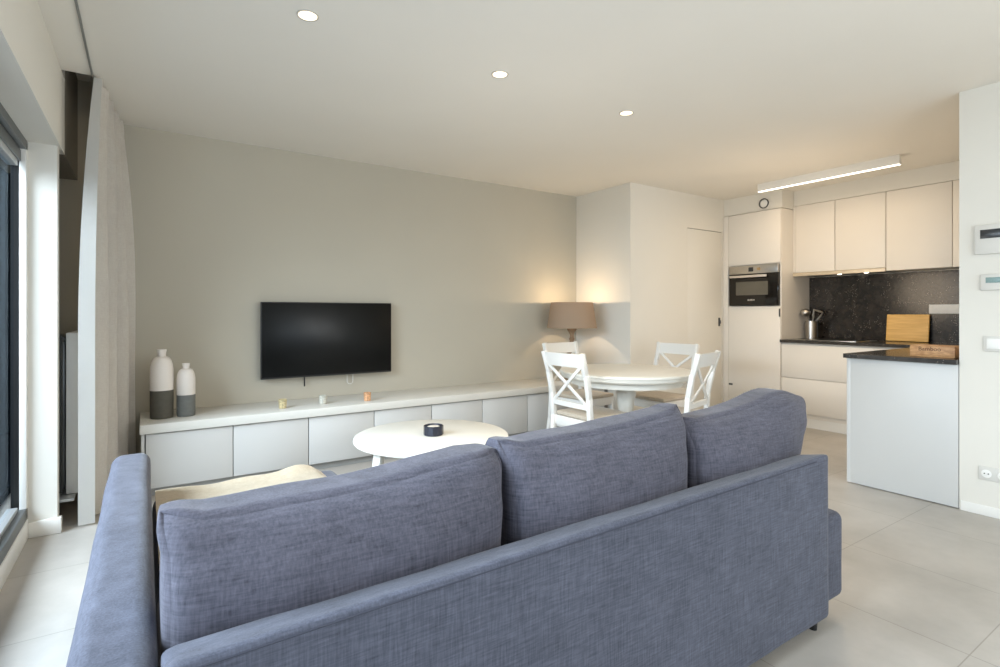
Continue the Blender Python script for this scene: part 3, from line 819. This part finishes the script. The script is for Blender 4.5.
# wooden crate on the peninsula
cr = thing('wooden_box', 'small rough wooden box with dark lettering on the peninsula worktop', 'box', (4.3, 1.33, .9155))
kb = bm_new()
add_box(kb, 4.232, 4.242, 1.215, 1.452, .9155, .984, .001); add_box(kb, 4.372, 4.382, 1.215, 1.452, .9155, .984, .001)
add_box(kb, 4.242, 4.372, 1.215, 1.225, .9155, .984, .001); add_box(kb, 4.242, 4.372, 1.442, 1.452, .9155, .984, .001)
add_box(kb, 4.242, 4.372, 1.225, 1.442, .9155, .925)
part('box_body', kb, M['crate'], cr)
part('lid', box(4.234, 4.380, 1.217, 1.450, .9845, .990, .001), M['crate'], cr)
tx = text_bm('Bamboo', .036); bmesh.ops.rotate(tx, verts=tx.verts, matrix=Matrix.Rotation(PI/2, 3, 'X')); bmesh.ops.rotate(tx, verts=tx.verts, matrix=Matrix.Rotation(-PI/2, 3, 'Z')); bmesh.ops.translate(tx, verts=tx.verts, vec=(4.2315, 1.345, .967))
part('lettering', tx, M['crate_dark'], cr)

# sockets and wall devices
def socket_strip():
    t = thing('power_socket', 'white triple power socket strip on the black splashback', 'socket', (6.352, 1.9, 1.24))
    part('plate', box(6.340, 6.3515, 1.76, 2.02, 1.195, 1.283, .003), M['trim'], t)
    for k in range(3):
        r_ = lathe([(0, 0), (.019, 0), (.021, .003), (.019, .004), (0, .002)], 24); bmesh.ops.rotate(r_, verts=r_.verts, matrix=Matrix.Rotation(-PI/2, 3, 'Y'))
        bmesh.ops.translate(r_, verts=r_.verts, vec=(6.3395, 1.977-.083*k, 1.239)); part('socket_face', r_, M['trim'], t)
socket_strip()
vent = thing('video_intercom', 'white wall intercom box with a dark screen bar, upper device on the right wall', 'intercom', (XR, 1.0, 1.63))
part('case', box(XR-.022, XR, .92, 1.093, 1.548, 1.722, .004), M['outlet'], vent)
part('screen_bar', box(XR-.0245, XR-.021, .925, 1.066, 1.640, 1.692, .001), M['disp_dark'], vent)
ths = thing('thermostat', 'white thermostat with a small green-grey display, below the intercom box', 'thermostat', (XR, 1.0, 1.38))
part('case', box(XR-.018, XR, .93, 1.066, 1.335, 1.43, .004), M['outlet'], ths)
part('display', box(XR-.0205, XR-.017, .945, 1.042, 1.378, 1.410, .001), M['display'], ths)
ls = thing('light_switch', 'white light switch plate on the right wall below the thermostat', 'light switch', (XR, 1.0, 1.02))
part('plate', box(XR-.010, XR, .96, 1.055, .975, 1.065, .003), M['outlet'], ls)
part('rocker', box(XR-.014, XR-.009, .975, 1.04, .99, 1.05, .002), M['trim'], ls)
so = thing('power_socket', 'white double power socket low on the right wall', 'socket', (XR, 1.02, .25))
part('plate', box(XR-.010, XR, .93, 1.077, .212, .293, .003), M['outlet'], so)
for y in (1.04, .967):
    r_ = lathe([(0, 0), (.021, 0), (.024, .004), (.021, .005), (0, .002)], 24); bmesh.ops.rotate(r_, verts=r_.verts, matrix=Matrix.Rotation(-PI/2, 3, 'Y'))
    bmesh.ops.translate(r_, verts=r_.verts, vec=(XR-.0095, y, .252)); s_ = part('socket_face', r_, M['trim'], so)
    hb = bm_new()
    for dy in (-.009, .009):
        q = lathe([(0, 0), (.0035, 0), (.0035, .002), (0, .002)], 10); bmesh.ops.rotate(q, verts=q.verts, matrix=Matrix.Rotation(-PI/2, 3, 'Y'))
        bmesh.ops.translate(q, verts=q.verts, vec=(XR-.0135, y+dy, .252)); me_ = bpy.data.meshes.new('q'); q.to_mesh(me_); q.free(); hb.from_mesh(me_); bpy.data.meshes.remove(me_)
    part('pin_holes', hb, M['steel_dark'], s_)

# ------------------------------------------------------------------ lights as objects
def downlight(x, y, lab, r=.042):
    t = thing('ceiling_spotlight', lab, 'ceiling light', (x, y, H), 0, 'round recessed ceiling spotlights')
    part('rim', lathe([(r, -.004), (r+.006, -.004), (r+.007, 0), (r-.004, .0), (r-.002, -.001)], 40), M['rim'], t, local=True)
    part('lamp', lathe([(0, -.003), (r-.001, -.003), (r-.001, -.001), (0, -.001)], 40), M['emit'], t, local=True)
downlight(.614, 2.50, 'round recessed ceiling spotlight nearest the curtain side')
downlight(1.669, 2.515, 'round recessed ceiling spotlight, middle of the row of three')
downlight(2.702, 2.53, 'round recessed ceiling spotlight nearest the kitchen')
ll = thing('linear_ceiling_light', 'long white surface-mounted linear light over the kitchen, lit along its underside', 'ceiling light', (5.36, 2.54, H))
part('housing', box(5.338, 5.382, 1.906, 3.17, 2.470, H, .002), M['trim'], ll)
part('diffuser', box(5.340, 5.380, 1.91, 3.166, 2.466, 2.4695, .001), M['emit_lin'], ll)

def light(name, kind, loc, energy, col, rot=(0, 0, 0), size=.1, size_y=None, spot=None, blend=.5, spread=None):
    l = bpy.data.lights.new(name, kind); l.energy = energy; l.color = col
    if kind == 'AREA':
        l.size = size
        if size_y: l.shape = 'RECTANGLE'; l.size_y = size_y
        if spread: l.spread = spread
    elif kind == 'SPOT':
        l.spot_size = spot; l.spot_blend = blend; l.shadow_soft_size = size
    else: l.shadow_soft_size = size
    o = bpy.data.objects.new(name, l); COL.objects.link(o); o.location = loc; o.rotation_euler = rot
    return o
WARM = (1, .76, .5); DAY = (.93, .96, 1.0)
for i, (x, y) in enumerate(((.614, 2.5), (1.669, 2.515), (2.702, 2.53))):
    light('spot_light', 'SPOT', (x, y, H-.02), 30, (1, .86, .68), size=.04, spot=math.radians(130), blend=1)
light('linear_lamp', 'AREA', (5.36, 2.54, 2.455), 5, WARM, size=.05, size_y=1.2)
light('hood_lamp', 'SPOT', (6.12, 2.71, 1.59), 2.2, WARM, size=.02, spot=math.radians(110), blend=1)
light('hood_lamp', 'SPOT', (6.12, 2.46, 1.59), 2.2, WARM, size=.02, spot=math.radians(110), blend=1)
light('lamp_bulb', 'POINT', (3.80, 4.335, .4785+.835), 7, (1, .74, .46), size=.012)
# daylight through the two windows
light('window_daylight_rear', 'AREA', (1.9, YF-.25, 1.3), 135, (.95, .97, 1), rot=(PI/2, 0, 0), size=3.4, size_y=2.1)
light('window_daylight_left', 'AREA', (-2.4, 2.0, 2.5), 430, DAY, rot=Vector((1, -.05, -.62)).to_track_quat('-Z', 'Y').to_euler(), size=3.4, size_y=1.8, spread=math.radians(130))
light('window_daylight_low', 'AREA', (-1.7, .3, .75), 50, DAY, rot=Vector((1, .15, .45)).to_track_quat('-Z', 'Y').to_euler(), size=2.6, size_y=1.2, spread=math.radians(130))
light('kitchen_fill', 'POINT', (4.8, 2.5, 1.45), 20, (1, .80, .58), size=.3)  # added soft fill for the kitchen, no fixture behind it

light('room_fill', 'POINT', (1.9, -.9, 1.75), 58, (1, .95, .88), size=.3)  # unseen fill behind the camera, added to brighten ceiling and walls
light('living_fill', 'POINT', (1.9, 2.4, 1.15), 13, (1, .94, .85), size=.3)  # unseen fill over the coffee table area, added for an even ceiling
w = bpy.data.worlds.new('world'); sc.world = w; w.use_nodes = True
bg = w.node_tree.nodes['Background']; bg.inputs[0].default_value = (.55, .7, .9, 1); bg.inputs[1].default_value = .12

# ------------------------------------------------------------------ camera
cam = bpy.data.cameras.new('camera'); co = bpy.data.objects.new('camera', cam); COL.objects.link(co)
cam.sensor_width = 36; cam.lens = 534.4/1000*36; cam.shift_y = -(333.5-313.1)/1000
co.location = (0, 0, CAMZ); co.rotation_euler = (PI/2, 0, -math.radians(33.58))
cam.clip_start = .05
sc.camera = co
sc.view_settings.view_transform = 'Standard'; sc.view_settings.look = 'None'
sc.view_settings.exposure = 0; sc.view_settings.gamma = 1
sc.cycles.use_denoising = True
sc.cycles.max_bounces = 12; sc.cycles.diffuse_bounces = 8; sc.cycles.glossy_bounces = 4; sc.cycles.transparent_max_bounces = 8
sc.cycles.sample_clamp_indirect = 6
sc.cycles.caustics_reflective = False; sc.cycles.caustics_refractive = False
